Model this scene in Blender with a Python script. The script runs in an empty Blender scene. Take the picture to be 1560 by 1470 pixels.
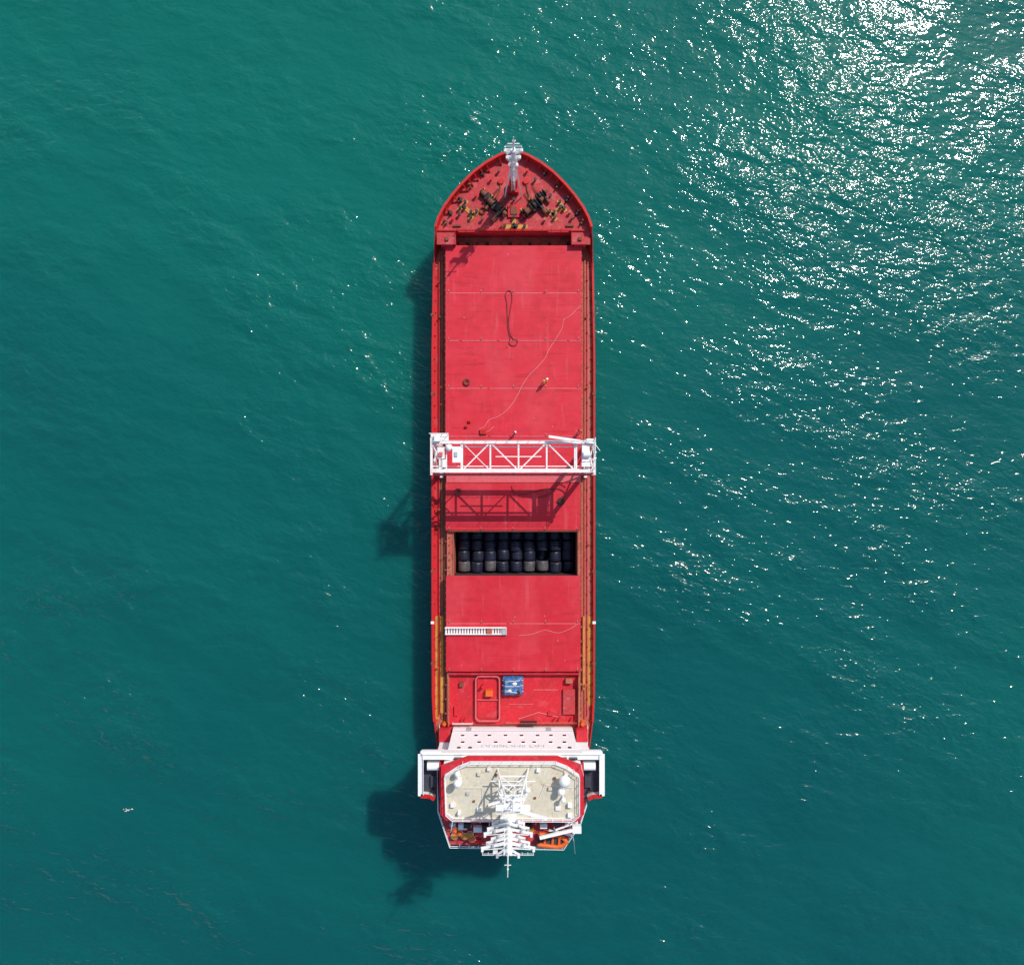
import bpy, bmesh, math, random
from mathutils import Vector, Matrix
random.seed(7)
R=math.radians
scn=bpy.context.scene
CAMZ=126.0
# survey: photo measurement -> metres for a feature whose real height is z
def s(z): return (CAMZ-z)/1180.0
def X(px,z): return (px-780)*s(z)
def Y(py,z): return (735-py)*s(z)
def P(px,py,z): return (X(px,z),Y(py,z),z)

# ------------------------------------------------------------ materials
def paint(name, col, rough=0.5, dirt=None, amt=0.35, scale=0.5, var=0.12, streak=None, metal=0.0, fine=0.1, scuff=None, spec=0.4):
    m=bpy.data.materials.new(name); m.use_nodes=True
    nt=m.node_tree; n=nt.nodes; l=nt.links
    b=n['Principled BSDF']
    tc=n.new('ShaderNodeNewGeometry')
    mp=n.new('ShaderNodeMapping'); l.new(tc.outputs['Position'],mp.inputs[0])
    if streak: mp.inputs['Scale'].default_value=streak
    n1=n.new('ShaderNodeTexNoise'); n1.inputs['Scale'].default_value=scale; n1.inputs['Detail'].default_value=6; n1.inputs['Roughness'].default_value=0.65
    l.new(mp.outputs[0],n1.inputs['Vector'])
    r=n.new('ShaderNodeValToRGB'); r.color_ramp.elements[0].position=0.48; r.color_ramp.elements[1].position=0.72
    l.new(n1.outputs['Fac'],r.inputs[0])
    mm=n.new('ShaderNodeMath'); mm.operation='MULTIPLY'; mm.inputs[1].default_value=amt; l.new(r.outputs[0],mm.inputs[0])
    mx=n.new('ShaderNodeMix'); mx.data_type='RGBA'; mx.inputs['A'].default_value=(*col,1)
    d=dirt or tuple(c*0.45 for c in col)
    mx.inputs['B'].default_value=(*d,1); l.new(mm.outputs[0],mx.inputs['Factor'])
    out=mx.outputs['Result']
    if scuff:
        # stains, scrapes and drag marks
        for sc,vec,lo,hi,c,a in scuff:
            m2=n.new('ShaderNodeMapping'); m2.inputs['Scale'].default_value=vec; l.new(tc.outputs['Position'],m2.inputs[0])
            n3=n.new('ShaderNodeTexNoise'); n3.inputs['Scale'].default_value=sc; n3.inputs['Detail'].default_value=4; n3.inputs['Distortion'].default_value=.4; l.new(m2.outputs[0],n3.inputs['Vector'])
            q=n.new('ShaderNodeMapRange'); q.inputs[1].default_value=lo;q.inputs[2].default_value=hi;q.inputs[3].default_value=0;q.inputs[4].default_value=a; l.new(n3.outputs['Fac'],q.inputs[0])
            k=n.new('ShaderNodeMix'); k.data_type='RGBA'; l.new(q.outputs[0],k.inputs['Factor']); l.new(out,k.inputs['A']); k.inputs['B'].default_value=(*c,1); out=k.outputs['Result']
    n2=n.new('ShaderNodeTexNoise'); n2.inputs['Scale'].default_value=scale*7; n2.inputs['Detail'].default_value=4
    l.new(tc.outputs['Position'],n2.inputs['Vector'])
    mr=n.new('ShaderNodeMapRange'); mr.inputs[1].default_value=0.3; mr.inputs[2].default_value=0.7
    mr.inputs[3].default_value=1-var; mr.inputs[4].default_value=1+var; l.new(n2.outputs['Fac'],mr.inputs[0])
    vm=n.new('ShaderNodeVectorMath'); vm.operation='SCALE'; l.new(out,vm.inputs[0]); l.new(mr.outputs[0],vm.inputs['Scale'])
    l.new(vm.outputs[0],b.inputs['Base Color'])
    b.inputs['Roughness'].default_value=rough; b.inputs['Metallic'].default_value=metal
    b.inputs['Specular IOR Level'].default_value=spec
    bp=n.new('ShaderNodeBump'); bp.inputs['Strength'].default_value=fine; bp.inputs['Distance'].default_value=0.05
    l.new(n2.outputs['Fac'],bp.inputs['Height']); l.new(bp.outputs[0],b.inputs['Normal'])
    return m
M={}
SC=[(.9,(.25,2.2,1),.57,.70,(.44,.014,.022),.6),(.7,(2.4,.22,1),.60,.74,(.66,.10,.115),.45),(.30,(1,1,1),.54,.70,(.48,.018,.026),.6),(2.2,(1,1,1),.66,.73,(.28,.05,.03),.65),(.16,(1,.6,1),.5,.66,(.64,.065,.08),.4)]
M['hatch']=paint('hatch_red',(0.61,0.025,0.042),0.6,(0.65,0.050,0.068),0.5,0.13,0.07,(1,2.5,1),spec=.25,scuff=SC)
M['hatch2']=paint('hatch_red_deeper',(0.57,0.020,0.034),0.6,(0.62,0.042,0.055),0.5,0.16,0.07,(1,2.5,1),spec=.25,scuff=SC)  # deeper red, without the sheen tint of the forward covers
M['red']=paint('deck_red',(0.58,0.022,0.034),0.55,(0.38,0.028,0.03),0.7,0.4,0.12,spec=.25,scuff=[(.6,(1,1,1),.56,.7,(.62,.10,.12),.45)])
M['fcsle']=paint('forecastle_red',(0.50,0.045,0.052),0.6,(0.34,0.06,0.045),0.7,0.35,0.2,spec=.25,
   scuff=[(.8,(1,1,1),.55,.68,(.58,.15,.15),.5),(2.0,(1,1,1),.60,.68,(.24,.06,.04),.5)])
M['hull']=paint('hull_red',(0.58,0.018,0.018),0.45,(0.40,0.03,0.02),0.6,0.3,0.10,spec=.3)
M['pink']=paint('worn_red',(0.62,0.11,0.12),0.6,(0.54,0.055,0.065),0.6,0.8,0.15)
M['seam']=paint('seam_worn_red',(0.66,0.15,0.165),0.6,(0.56,0.05,0.065),0.7,1.6,0.15)
M['brown']=paint('side_deck_rust',(0.44,0.135,0.080),0.7,(0.54,0.06,0.055),0.9,0.5,0.25,(1,0.25,1),scuff=[(1.5,(1,.5,1),.56,.66,(.22,.08,.04),.6)])
M['rust']=paint('rust',(0.22,0.07,0.035),0.8,(0.09,0.03,0.02),0.7,1.2,0.3)
M['white']=paint('white_paint',(0.84,0.84,0.83),0.4,(0.64,0.60,0.54),0.3,0.7,0.04)
M['facade']=paint('facade_white',(0.90,0.90,0.89),0.5,(0.80,0.77,0.73),0.35,0.5,0.03,(1,1,.3))
M['letter']=paint('faded_lettering',(0.58,0.58,0.60),0.5)
M['cream']=paint('crane_white',(0.84,0.80,0.76),0.45,(0.62,0.42,0.36),0.5,0.9,0.08)
M['tan']=paint('tan_deck',(0.62,0.56,0.43),0.7,(0.48,0.41,0.29),0.6,0.35,0.08,scuff=[(1.3,(1,1,1),.60,.70,(.33,.22,.12),.5)])
M['yellow']=paint('yellow_paint',(0.58,0.28,0.04),0.5,(0.38,0.11,0.045),0.9,0.8,0.15)
M['orange']=paint('orange_paint',(0.72,0.13,0.02),0.45,(0.6,0.08,0.02),0.5,1.0,0.1)
M['black']=paint('black_machinery',(0.025,0.022,0.022),0.5,(0.10,0.05,0.03),0.6,1.5,0.3)
M['dark']=paint('dark_deck',(0.05,0.055,0.075),0.6,(0.03,0.03,0.04),0.5,0.8,0.2)
M['grey']=paint('grey_paint',(0.45,0.46,0.48),0.5,(0.3,0.28,0.26),0.4,0.8,0.1)
M['glass']=paint('window_glass',(0.02,0.03,0.04),0.1,(0.03,0.04,0.05),0.2,1,0.1)
M['coil']=paint('wire_coil_wrap',(0.013,0.015,0.032),0.42,(0.03,0.034,0.06),0.8,0.9,0.35,(3,0.6,1),fine=0.6)
M['coilend_litrow']=paint('coil_end_and_lit_row',(0.10,0.092,0.098),0.5,(0.018,0.018,0.026),0.95,1.3,0.35)
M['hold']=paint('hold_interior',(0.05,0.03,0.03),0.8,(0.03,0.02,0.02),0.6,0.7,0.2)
M['blue']=paint('blue_tarpaulin',(0.04,0.13,0.32),0.4,(0.28,0.42,0.55),0.8,1.4,0.4,fine=1.0)
M['rope']=paint('rope_dark_red',(0.26,0.03,0.035),0.8)
M['ropelight']=paint('rope_light',(0.66,0.24,0.24),0.8)
M['skin']=paint('skin',(0.5,0.28,0.18),0.5)
M['hivis']=paint('hivis_coverall',(0.62,0.66,0.08),0.7)
M['navy']=paint('navy_coverall',(0.03,0.04,0.10),0.7)
M['rubber']=paint('rubber',(0.02,0.02,0.02),0.7)

# ------------------------------------------------------------ mesh builder
class B:
    def __init__(s_,name,parent=None,bevel=0.0,smooth=False):
        s_.n=name;s_.p=parent;s_.v=[];s_.f=[];s_.fm=[];s_.m=[];s_.bev=bevel;s_.sm=smooth
    def mi(s_,m):
        if m not in s_.m: s_.m.append(m)
        return s_.m.index(m)
    def add(s_,vs,fs,m):
        o=len(s_.v); s_.v+= [tuple(v) for v in vs]; i=s_.mi(m)
        for f in fs: s_.f.append([o+k for k in f]); s_.fm.append(i)
    def box(s_,x0,x1,y0,y1,z0,z1,m):
        if x0>x1:x0,x1=x1,x0
        if y0>y1:y0,y1=y1,y0
        s_.add([(x0,y0,z0),(x1,y0,z0),(x1,y1,z0),(x0,y1,z0),(x0,y0,z1),(x1,y0,z1),(x1,y1,z1),(x0,y1,z1)],
          [(3,2,1,0),(4,5,6,7),(0,1,5,4),(1,2,6,5),(2,3,7,6),(3,0,4,7)],m)
    def pb(s_,px0,px1,py0,py1,z0,z1,m):
        s_.box(X(px0,z1),X(px1,z1),Y(py0,z1),Y(py1,z1),z0,z1,m)
    def prism(s_,poly,z0,z1,m,mtop=None):
        n=len(poly)
        a=sum(poly[i][0]*poly[(i+1)%n][1]-poly[(i+1)%n][0]*poly[i][1] for i in range(n))
        if a<0: poly=poly[::-1]
        vs=[(x,y,z0) for x,y in poly]+[(x,y,z1) for x,y in poly]
        s_.add(vs,[[i,(i+1)%n,n+(i+1)%n,n+i] for i in range(n)]+[list(range(n))[::-1]],m)
        s_.add(vs,[list(range(n,2*n))],mtop or m)
    def beam(s_,p,q,w,h,m):
        p=Vector(p);q=Vector(q);d=(q-p)
        if d.length<1e-5:return
        d.normalize();up=Vector((0,0,1))
        if abs(d.z)>0.99: up=Vector((0,1,0))
        a=d.cross(up).normalized()*w/2; b=a.cross(d).normalized()*h/2
        vs=[p-a-b,p+a-b,p+a+b,p-a+b,q-a-b,q+a-b,q+a+b,q-a+b]
        s_.add(vs,[(0,1,2,3),(7,6,5,4),(0,4,5,1),(1,5,6,2),(2,6,7,3),(3,7,4,0)],m)
    def cyl(s_,p,q,r,m,n=8,r2=None,mcap=None):
        p=Vector(p);q=Vector(q);d=(q-p).normalized();r2=r if r2 is None else r2
        up=Vector((0,0,1)) if abs(d.z)<0.9 else Vector((1,0,0))
        a=d.cross(up).normalized();b=d.cross(a)
        vs=[p+(a*math.cos(2*math.pi*i/n)+b*math.sin(2*math.pi*i/n))*r for i in range(n)]+\
           [q+(a*math.cos(2*math.pi*i/n)+b*math.sin(2*math.pi*i/n))*r2 for i in range(n)]
        s_.add(vs,[[i,(i+1)%n,n+(i+1)%n,n+i] for i in range(n)],m)
        s_.add(vs,[list(range(n))[::-1],list(range(n,2*n))],mcap or m)
    def tube(s_,pts,r,m,n=6):
        for a,b in zip(pts[:-1],pts[1:]): s_.cyl(a,b,r,m,n)
    def ring(s_,c,R_,r,m,n=20,k=8,axis='z'):
        vs=[];fs=[]
        for i in range(n):
            t=2*math.pi*i/n
            for j in range(k):
                u=2*math.pi*j/k
                a=(R_+r*math.cos(u)); x,y,z=a*math.cos(t),a*math.sin(t),r*math.sin(u)
                if axis=='y': x,y,z=x,z,y
                vs.append((c[0]+x,c[1]+y,c[2]+z))
        for i in range(n):
            for j in range(k):
                fs.append([i*k+j,((i+1)%n)*k+j,((i+1)%n)*k+(j+1)%k,i*k+(j+1)%k])
        s_.add(vs,fs,m)
    def ball(s_,c,r,m,sx=1,sy=1,sz=1,n=16,k=10):
        vs=[];fs=[]
        for j in range(k+1):
            ph=math.pi*j/k
            for i in range(n):
                t=2*math.pi*i/n
                vs.append((c[0]+r*sx*math.sin(ph)*math.cos(t),c[1]+r*sy*math.sin(ph)*math.sin(t),c[2]+r*sz*math.cos(ph)))
        for j in range(k):
            for i in range(n):
                fs.append([j*n+i,(j+1)*n+i,(j+1)*n+(i+1)%n,j*n+(i+1)%n])
        s_.add(vs,fs,m)
    def rail(s_,pts,m,h=1.05,step=1.5,r=0.035,closed=False):
        if closed: pts=pts+[pts[0]]
        for a,b in zip(pts[:-1],pts[1:]):
            a=Vector(a);b=Vector(b);L=(b-a).length;n=max(1,int(L/step))
            for hh in (h,h*0.55):
                s_.cyl(a+Vector((0,0,hh)),b+Vector((0,0,hh)),r,m,6)
            for i in range(n+1):
                c=a.lerp(b,i/n); s_.cyl(c,c+Vector((0,0,h)),r,m,6)
    def done(s_):
        me=bpy.data.meshes.new(s_.n); me.from_pydata(s_.v,[],s_.f)
        for m in s_.m: me.materials.append(M[m])
        me.polygons.foreach_set('material_index',s_.fm)
        bm=bmesh.new(); bm.from_mesh(me); bmesh.ops.recalc_face_normals(bm,faces=bm.faces); bm.to_mesh(me); bm.free()
        if s_.sm:
            me.shade_smooth() if hasattr(me,'shade_smooth') else None
        o=bpy.data.objects.new(s_.n,me); scn.collection.objects.link(o)
        if s_.p: o.parent=s_.p
        if s_.sm:
            try: me.set_sharp_from_angle(angle=R(40))
            except Exception: pass
        if s_.bev:
            md=o.modifiers.new('bevel','BEVEL'); md.width=s_.bev; md.segments=2; md.limit_method='ANGLE'
        return o
def empty(name):
    o=bpy.data.objects.new(name,None); scn.collection.objects.link(o); return o

ship=empty('cargo_ship')
CX=0.23
# ------------------------------------------------------------ hull
st=[(49.6,0.05),(49.35,1.2),(48.9,2.3),(47.8,4.2),(46.4,6.05),(44.7,7.75),(43.0,9.2),(41.2,10.45),(39.7,11.25),(38.2,11.75),(36.2,12.05),(34.2,12.25),(31,12.4),(20,12.5),(0,12.5),(-20,12.5),(-33,12.45),(-37,12.25),(-41.5,11.7),(-45,11.0),(-48,10.2),(-50.6,9.4)]
def wid(y):
    for (a,wa),(b,wb) in zip(st[:-1],st[1:]):
        if b<=y<=a: return wb+(wa-wb)*(y-b)/(a-b)
    return st[-1][1] if y<st[-1][0] else 0.05
ZB=6.6
def topz(y):
    if y>=38.2: return 10.3
    if y<=34.0: return ZB
    return ZB+(10.3-ZB)*(y-34.0)/4.2
h=B('hull',ship,smooth=True)
for side in (-1,1):
    rows=[]
    for (y,w) in st:
        zt=topz(y); b=max(0,min(1,(y-28)/22)); a=max(0,min(1,(-40-y)/11))
        r=[]
        for t in (1.0,0.7,0.35,-0.25):
            k=1-(1-t)*b*0.42-(1-t)*a*0.25
            yy=y-(1-t)*b*3.0
            r.append((CX+side*w*k,yy,zt*t if t>0 else -2.0))
        r.append((CX+side*max(w-0.14,0.02),min(y,49.45),zt)) # inner lip
        dz=9.0 if y>=38.2 else 6.0
        r.append((CX+side*max(w-0.14,0.02),min(y,49.45),dz-0.05))
        rows.append(r)
    nn=len(rows)
    vs=[];fs=[]
    for r in rows: vs+= [r[5],r[4],r[0],r[1],r[2],r[3]]
    for i in range(nn-1):
        for j in range(5):
            fs.append([i*6+j,i*6+j+1,(i+1)*6+j+1,(i+1)*6+j])
    h.add(vs,fs,'hull')
y=-50.6
h.add([(CX-9.4,y,ZB),(CX+9.4,y,ZB),(CX+7.6,y,-2),(CX-7.6,y,-2)],[(0,1,2,3)],'hull')
h.done()
# decks
dk=B('main_deck',ship)
HX0,HX1=X(690,7),X(881,7); HY0,HY1=Y(808,8),Y(876,8)
def strip(ya,yb,xa=None,xb=None):
    ys=[ya]+[y for y,w in st if yb<y<ya]+[yb]
    L=[(CX-wid(y)+0.16 if xa is None else xa,y) for y in ys]
    Rr=[(CX+wid(y)-0.16 if xb is None else xb,y) for y in ys]
    dk.prism(L+Rr[::-1],5.7,6.0,'brown')
strip(38.0,HY0+0.3); strip(HY0+0.3,HY1-0.3,None,HX0); strip(HY0+0.3,HY1-0.3,HX1,None); strip(HY1-0.3,-50.5)
dk.done()
# bulwark stays, rails, pipes on side decks
sd=B('side_deck_fittings',ship)
y=33.5
while y>-37:
    for sd_ in (-1,1):
        xo=CX+sd_*(wid(y)-0.16); f=.30 if sd_<0 else .55
        sd.add([(xo,y-.05,6.0),(xo-sd_*f,y-.05,6.0),(xo-sd_*0.12,y-.05,ZB-.05),(xo,y-.05,ZB-.05),
                (xo,y+.05,6.0),(xo-sd_*f,y+.05,6.0),(xo-sd_*0.12,y+.05,ZB-.05),(xo,y+.05,ZB-.05)],
               [(0,1,2,3),(4,5,6,7),(0,1,5,4),(1,2,6,5),(2,3,7,6)],'hull')
    y-=1.8
for sg in (-1,1):
    ys=[33.8,20,0,-20,-33,-36.8]
    for a,b in zip(ys[:-1],ys[1:]):
        sd.beam((CX+sg*(wid(a)-0.07),a,ZB+.05),(CX+sg*(wid(b)-0.07),b,ZB+.05),0.28 if sg>0 else .4,0.08,'hull')
    if sg<0: sd.box(CX+sg*12.3,CX+sg*11.50,-36.5,33.0,6.003,6.008,'red')
    else:
        sd.box(CX+11.25,CX+11.5,-36.5,33.0,6.003,6.008,'pink')
    sd.box(CX+sg*11.05-0.09,CX+sg*11.05+0.09,-36.5,34.5,6.0,6.28,'brown')
    sd.box(CX+sg*11.05-0.25,CX+sg*11.05+0.25,-36.5,34.5,6.012,6.05,'rust' if sg<0 else 'red')
    sd.cyl((CX+sg*11.5,-36,6.35),(CX+sg*11.5,34,6.35),0.07,'hull' if sg<0 else 'pink',8)
    sd.cyl((CX+sg*10.72,-36,6.5),(CX+sg*10.72,34,6.5),0.05,'brown',8)
    y=34
    while y>-36:
        sd.box(CX+sg*11.3-0.0,CX+sg*11.3+0.22,y-.06,y+.06,6.0,6.3,'rust')
        if random.random()<0.22:
            xx=CX+sg*random.uniform(10.8,11.9)
            sd.cyl((xx,y-.4,6),(xx,y-.4,6.7),0.13,random.choice(['rust','brown','hull','black']),8)
            sd.ring((xx,y-.4,6.75),0.16,0.04,random.choice(['rust','orange']),10,6)
        y-=2.7
    if sg<0: sd.box(CX-12.1,CX-11.55,Y(1095,6),Y(938,6),6.014,6.02,'yellow'); sd.box(CX-11.3,CX-10.85,Y(1085,6),Y(938,6),6.3,6.33,'yellow')
    else: sd.box(CX+11.36,CX+12.30,Y(1075,6),Y(938,6),6.014,6.02,'yellow'); sd.box(CX+10.62,CX+11.0,Y(1050,6),Y(938,6),6.3,6.33,'yellow')
    for py,c in ((948,'white'),(700,'white'),(480,'rust'),(600,'rust'),(870,'rust'),(1010,'rust')):
        yy=Y(py,6.5)
        sd.box(CX+sg*12.45-0.28,CX+sg*12.45+0.22,yy-0.2,yy+0.2,ZB+.1,ZB+.16,c)
sd.done()
# ------------------------------------------------------------ hatch coaming + covers
cm=B('hatch_coaming',ship)
CXa,CXb=X(681,7.4),X(884,7.4)
cm.box(CXa,CXa+0.25,Y(1100,7.4),Y(375,7.4),6.0,7.45,'brown')
cm.box(CXb-0.25,CXb,Y(1100,7.4),Y(375,7.4),6.0,7.45,'brown')
cm.box(CXa+.25,CXb-.25,Y(377,7.4)-0.15,Y(377,7.4)+0.1,6.0,7.45,'red')
y=35
while y>-36:
    for xa,sg in ((CXa,-1),(CXb,1)):
        cm.box(xa-0.0 if sg>0 else xa-0.3,xa+0.3 if sg>0 else xa,y-.05,y+.05,6.0,7.3,'brown')
    y-=2.2
cm.box(CXa+.25,HX0,HY1-0.3,HY0+0.3,7.1,7.3,'brown'); cm.box(HX1,CXb-.25,HY1-0.3,HY0+0.3,7.1,7.3,'brown')
cm.box(HX0-0.002,HX0+0.12,HY1-0.2,HY0+0.2,-0.5,7.42,'brown'); cm.box(HX1-0.12,HX1+0.002,HY1-0.2,HY0+0.2,-0.5,7.42,'brown')
for k in range(7):
    yy=HY1+(HY0-HY1)*k/6
    cm.cyl((HX0-.5,yy,7.3),(HX0-.5,yy,7.6),0.1,'rust',8); cm.cyl((HX1+.4,yy,7.3),(HX1+.4,yy,7.6),0.1,'rust',8)
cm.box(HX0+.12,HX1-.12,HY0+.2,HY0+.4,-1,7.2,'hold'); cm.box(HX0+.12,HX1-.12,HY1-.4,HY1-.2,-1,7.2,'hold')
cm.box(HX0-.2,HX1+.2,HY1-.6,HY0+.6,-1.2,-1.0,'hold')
cm.done()
hc=B('hatch_covers',ship,bevel=0.03)
det=B('hatch_cover_fittings',ship)
cn_=0
def cover(p0,p1,z=8.0,x0=678.5,x1=886,last=False):
    global cn_
    cn_+=1
    g=0.02; mt='hatch' if cn_ in (1,2,3,4,5) else 'hatch2'  # forward covers lighter: sun sheen on dusty paint put into the colour
    ya,yb=Y(p0,8)-g,Y(p1,8)+g
    xa,xb=X(x0,8),X(x1,8)
    hc.box(xa,xb,yb,ya,z-0.55,z,mt)
    if not last:
        x=xa+.15
        while x<xb-.5:
            L=random.uniform(1.6,5.0); det.box(x,min(x+L,xb-.1),yb-.05,yb+.055,z-.03,z+.04,'seam'); x+=L+random.choice([.0,.05,.4])
    for i in range(5):
        xx=xa+0.5+(xb-xa-1.0)*i/4
        det.box(xx-.09,xx+.09,yb+.07,yb+.26,z+.002,z+.12,'rust'); det.box(xx-.05,xx+.05,yb+.26,yb+.55,z+.002,z+.06,'seam')
    for i in range(7):
        yy=yb+(ya-yb)*(i+.5)/7
        det.box(xb-.02,xb+.12,yy-.10,yy+.10,z-.4,z-.08,'rust'); det.box(xa-.12,xa+.02,yy-.10,yy+.10,z-.4,z-.08,'rust')
    # weld seams of the plating: shallow raised flats
    for k in (1,2,3):
        yy=yb+(ya-yb)*k/4
        det.box(xa+.25,xb-.25,yy-.04,yy+.04,z+.001,z+.008,mt)
    # scattered lashing pads, shackles and dunnage crumbs
    for k in range(7):
        xx=random.uniform(xa+.6,xb-.6);yy=random.uniform(yb+.6,ya-.6);q=random.uniform(.04,.11)
        det.box(xx-q,xx+q,yy-q*.7,yy+q*.7,z+.001,z+.05,random.choice(['rust','seam','rope','seam']))
ps=[374,447,519.5,592,665,722]
for a,b in zip(ps[:-1],ps[1:]): cover(a,b,8.0+0.02*(ps.index(a)%2),last=(b==722))
cover(735.5,808,8.03,679,884,True)
cover(877,950,8.0,679.5,884.5); cover(950,1023,8.02,679.5,884.5,True)
hc.box(X(680,7.7),X(885,7.7),Y(735,7.7),Y(722.5,7.7),7.3,7.75,'pink')
det.box(X(682,8),X(882,8),Y(810,8),Y(808.3,8),7.5,7.9,'rust')
hc.done(); det.done()

# ------------------------------------------------------------ forecastle
fc=B('forecastle_deck',ship)
ysf=[49.4]+[y for y,w in st if 38.0<y<49.4]+[38.0]
L=[(CX-max(wid(y)-0.16,0.03),y) for y in ysf]
fc.prism(L+[(2*CX-x,y) for x,y in L[::-1]],8.7,9.0,'fcsle')
for sg in (-1,1):
    fc.box(CX+sg*(11.6),CX+sg*8.9,35.95,37.998,8.6,8.97,'fcsle')
    fc.box(CX+sg*8.9,CX+sg*8.75,35.95,37.9,6.0,9.05,'red')
    fc.box(CX+sg*11.0,CX+sg*9.2,35.9,36.0,6.0,8.6,'red')
    fc.box(CX+sg*8.3,CX+sg*5.2,37.75,38.15,9.0,9.15,'red')
    fc.box(CX+sg*10.3,CX+sg*9.8,36.5,37.0,8.97,9.25,'rust')
    fc.box(CX+sg*9.1,CX+sg*7.9,38.6,38.85,9.003,9.3,'rust')
fc.box(CX-11.3,CX+11.3,37.9,38.0,6.0,8.695,'red')
fc.box(CX-11.5,CX+11.5,37.93,38.1,9.0,9.22,'hull')
fc.done()
rc=B('forecastle_recess_fittings',ship)
for px in (705,735,770,800,830,858):
    x=X(px,7); rc.box(x-.6,x+.5,36.4,37.2,6,6.8,'rust'); rc.cyl((x+.8,36.8,6),(x+.8,36.8,7.2),.2,'black')
rc.rail([(CX-8.6,37.9,9.05),(CX+8.6,37.9,9.05)],'hull',1.0,1.4)
rc.done()
bs=B('bulwark_frames',ship)
for sg in (-1,1):
    pts=[]
    for (a,wa),(b,wb) in zip(st[:9],st[1:10]):
        n=max(1,int(math.hypot(a-b,wa-wb)/1.15))
        for i in range(n): pts.append((a+(b-a)*i/n,wa+(wb-wa)*i/n))
    for i,(y,w) in enumerate(pts[1:-1],1):
        y0,w0=pts[i-1];y1,w1=pts[i+1]
        t=Vector((w1-w0,y1-y0)).normalized(); nrm=Vector((t.y,-t.x))
        if nrm.x>0: nrm=-nrm
        o=Vector((w,y))+nrm*0.15; q=o+nrm*1.0
        bs.beam((CX+sg*o.x,o.y,10.15),(CX+sg*q.x,q.y,9.05),0.12,0.3,'hull')
        o2=o+nrm*.12; tt=t*.35
        bs.beam((CX+sg*(o2.x-tt.x),o2.y-tt.y,9.03),(CX+sg*(o2.x+tt.x),o2.y+tt.y,9.03),0.3,0.03,'rust')  # dark rust-coloured strips painted in for the shade between bulwark frames
    for (a,wa),(b,wb) in zip(st[:9],st[1:10]):
        bs.beam((CX+sg*max(wa-.05,0),a-.05,10.34),(CX+sg*max(wb-.05,0),b-.05,10.34),0.34,0.09,'hull')
    for (y,w,c) in ((46.6,5.0,'black'),(44.6,6.9,'rust'),(42.6,8.4,'black'),(40.6,9.9,'black'),(39.2,10.6,'rust')):
        for k in (-.22,.22):
            bs.cyl((CX+sg*(w-.3+k*.5),y+k,9),(CX+sg*(w-.3+k*.5),y+k,9.75),0.13,c,10)
        bs.box(CX+sg*(w-.3)-.35,CX+sg*(w-.3)+.35,y-.4,y+.4,9.003,9.08,c)
bs.done()
# windlasses
def windlass(name,px,py,ang,sg,k_=1.0):
    w=B(name,ship,bevel=0.02)
    w.box(-1.5,1.5,-.55,.55,0.0,.14,'black')
    w.cyl((-1.5,0,.75),(1.9,0,.75),.13,'black',10)
    w.cyl((-1.35,0,.75),(-.35,0,.75),.42,'rust',16,mcap='black')
    for xx in (-1.4,-.33,.15,.75,1.25): w.cyl((xx,0,.75),(xx+.09,0,.75),.72,'black',18)
    w.cyl((.25,0,.75),(.74,0,.75),.5,'black',14)
    w.cyl((1.5,0,.75),(2.0,0,.75),.34,'rust',14,.26)
    w.box(-.3,.12,-.7,.6,.1,1.0,'black'); w.box(.86,1.22,-1.25,-.3,.1,.8,'black')
    w.cyl((1.0,-1.9,.5),(1.0,-1.1,.5),.3,'rust',12)
    for k in range(7): w.ring((.5,.55+k*.28,.35-.03*k),.15,.055,'rust',10,6)
    w.box(-1.5,-1.2,.4,1.0,.1,.4,'yellow')
    o=w.done(); x,y,_=P(px,py,9.0); o.location=(x,y,9.0); o.rotation_euler=(0,0,ang); o.scale=(k_,k_,k_)
windlass('windlass_port',755,316,R(-40),-1,1.05); windlass('windlass_starboard',811,318,R(40),1,1.05)
windlass('mooring_winch_port',743,302,R(-38),-1,.85); windlass('mooring_winch_starboard',820,303,R(38),1,.85)
ff=B('forecastle_fittings',ship)
def bollard(px,py,ang,c='yellow'):
    x,y,_=P(px,py,9); ca,sa=math.cos(ang),math.sin(ang)
    def T(u,v): return (x+u*ca-v*sa,y+u*sa+v*ca)
    ff.prism([T(-1.05,-.3),T(1.05,-.3),T(1.05,.3),T(-1.05,.3)],9.003,9.1,c)
    for u in (-.6,.6):
        a=T(u,0); ff.cyl((a[0],a[1],9.1),(a[0],a[1],9.7),.2,'rust',12); ff.cyl((a[0],a[1],9.7),(a[0],a[1],9.76),.24,'black',12)
bollard(713,321,R(-38)); bollard(849,321,R(38)); bollard(705,314,R(50),'yellow'); bollard(722,328,R(45),'yellow'); bollard(856,314,R(125)); bollard(841,328,R(130))
bollard(775,346,0); bollard(793,346,0); bollard(783,338,R(90))
for px,py in ((783,306),(768,330),(798,331),(735,335),(830,336),(690,335),(872,333),(748,275),(815,276),(760,262),(803,262),(725,300),(838,300),(700,328),(868,325),(765,345)):
    x,y,_=P(px,py,9); c=random.choice(['rust','hull','black','hull','brown'])
    ff.cyl((x,y,9),(x,y,9.6),.14,c,10); ff.cyl((x,y,9.6),(x,y,9.75),.25,c,10)
x,y,_=P(783,322,9); ff.box(x-.9,x+.9,y-1,y+.9,9.003,9.35,'red'); ff.box(x-.5,x+.5,y-.6,y+.5,9.35,9.5,'rust')
for px,py in ((770,324),(797,324),(735,322),(830,324)):
    x,y,_=P(px,py,9)
    for k in range(3): ff.ring((x,y,9.08+k*.1),.35+.06*k,.06,'rust',14,6)
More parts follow.
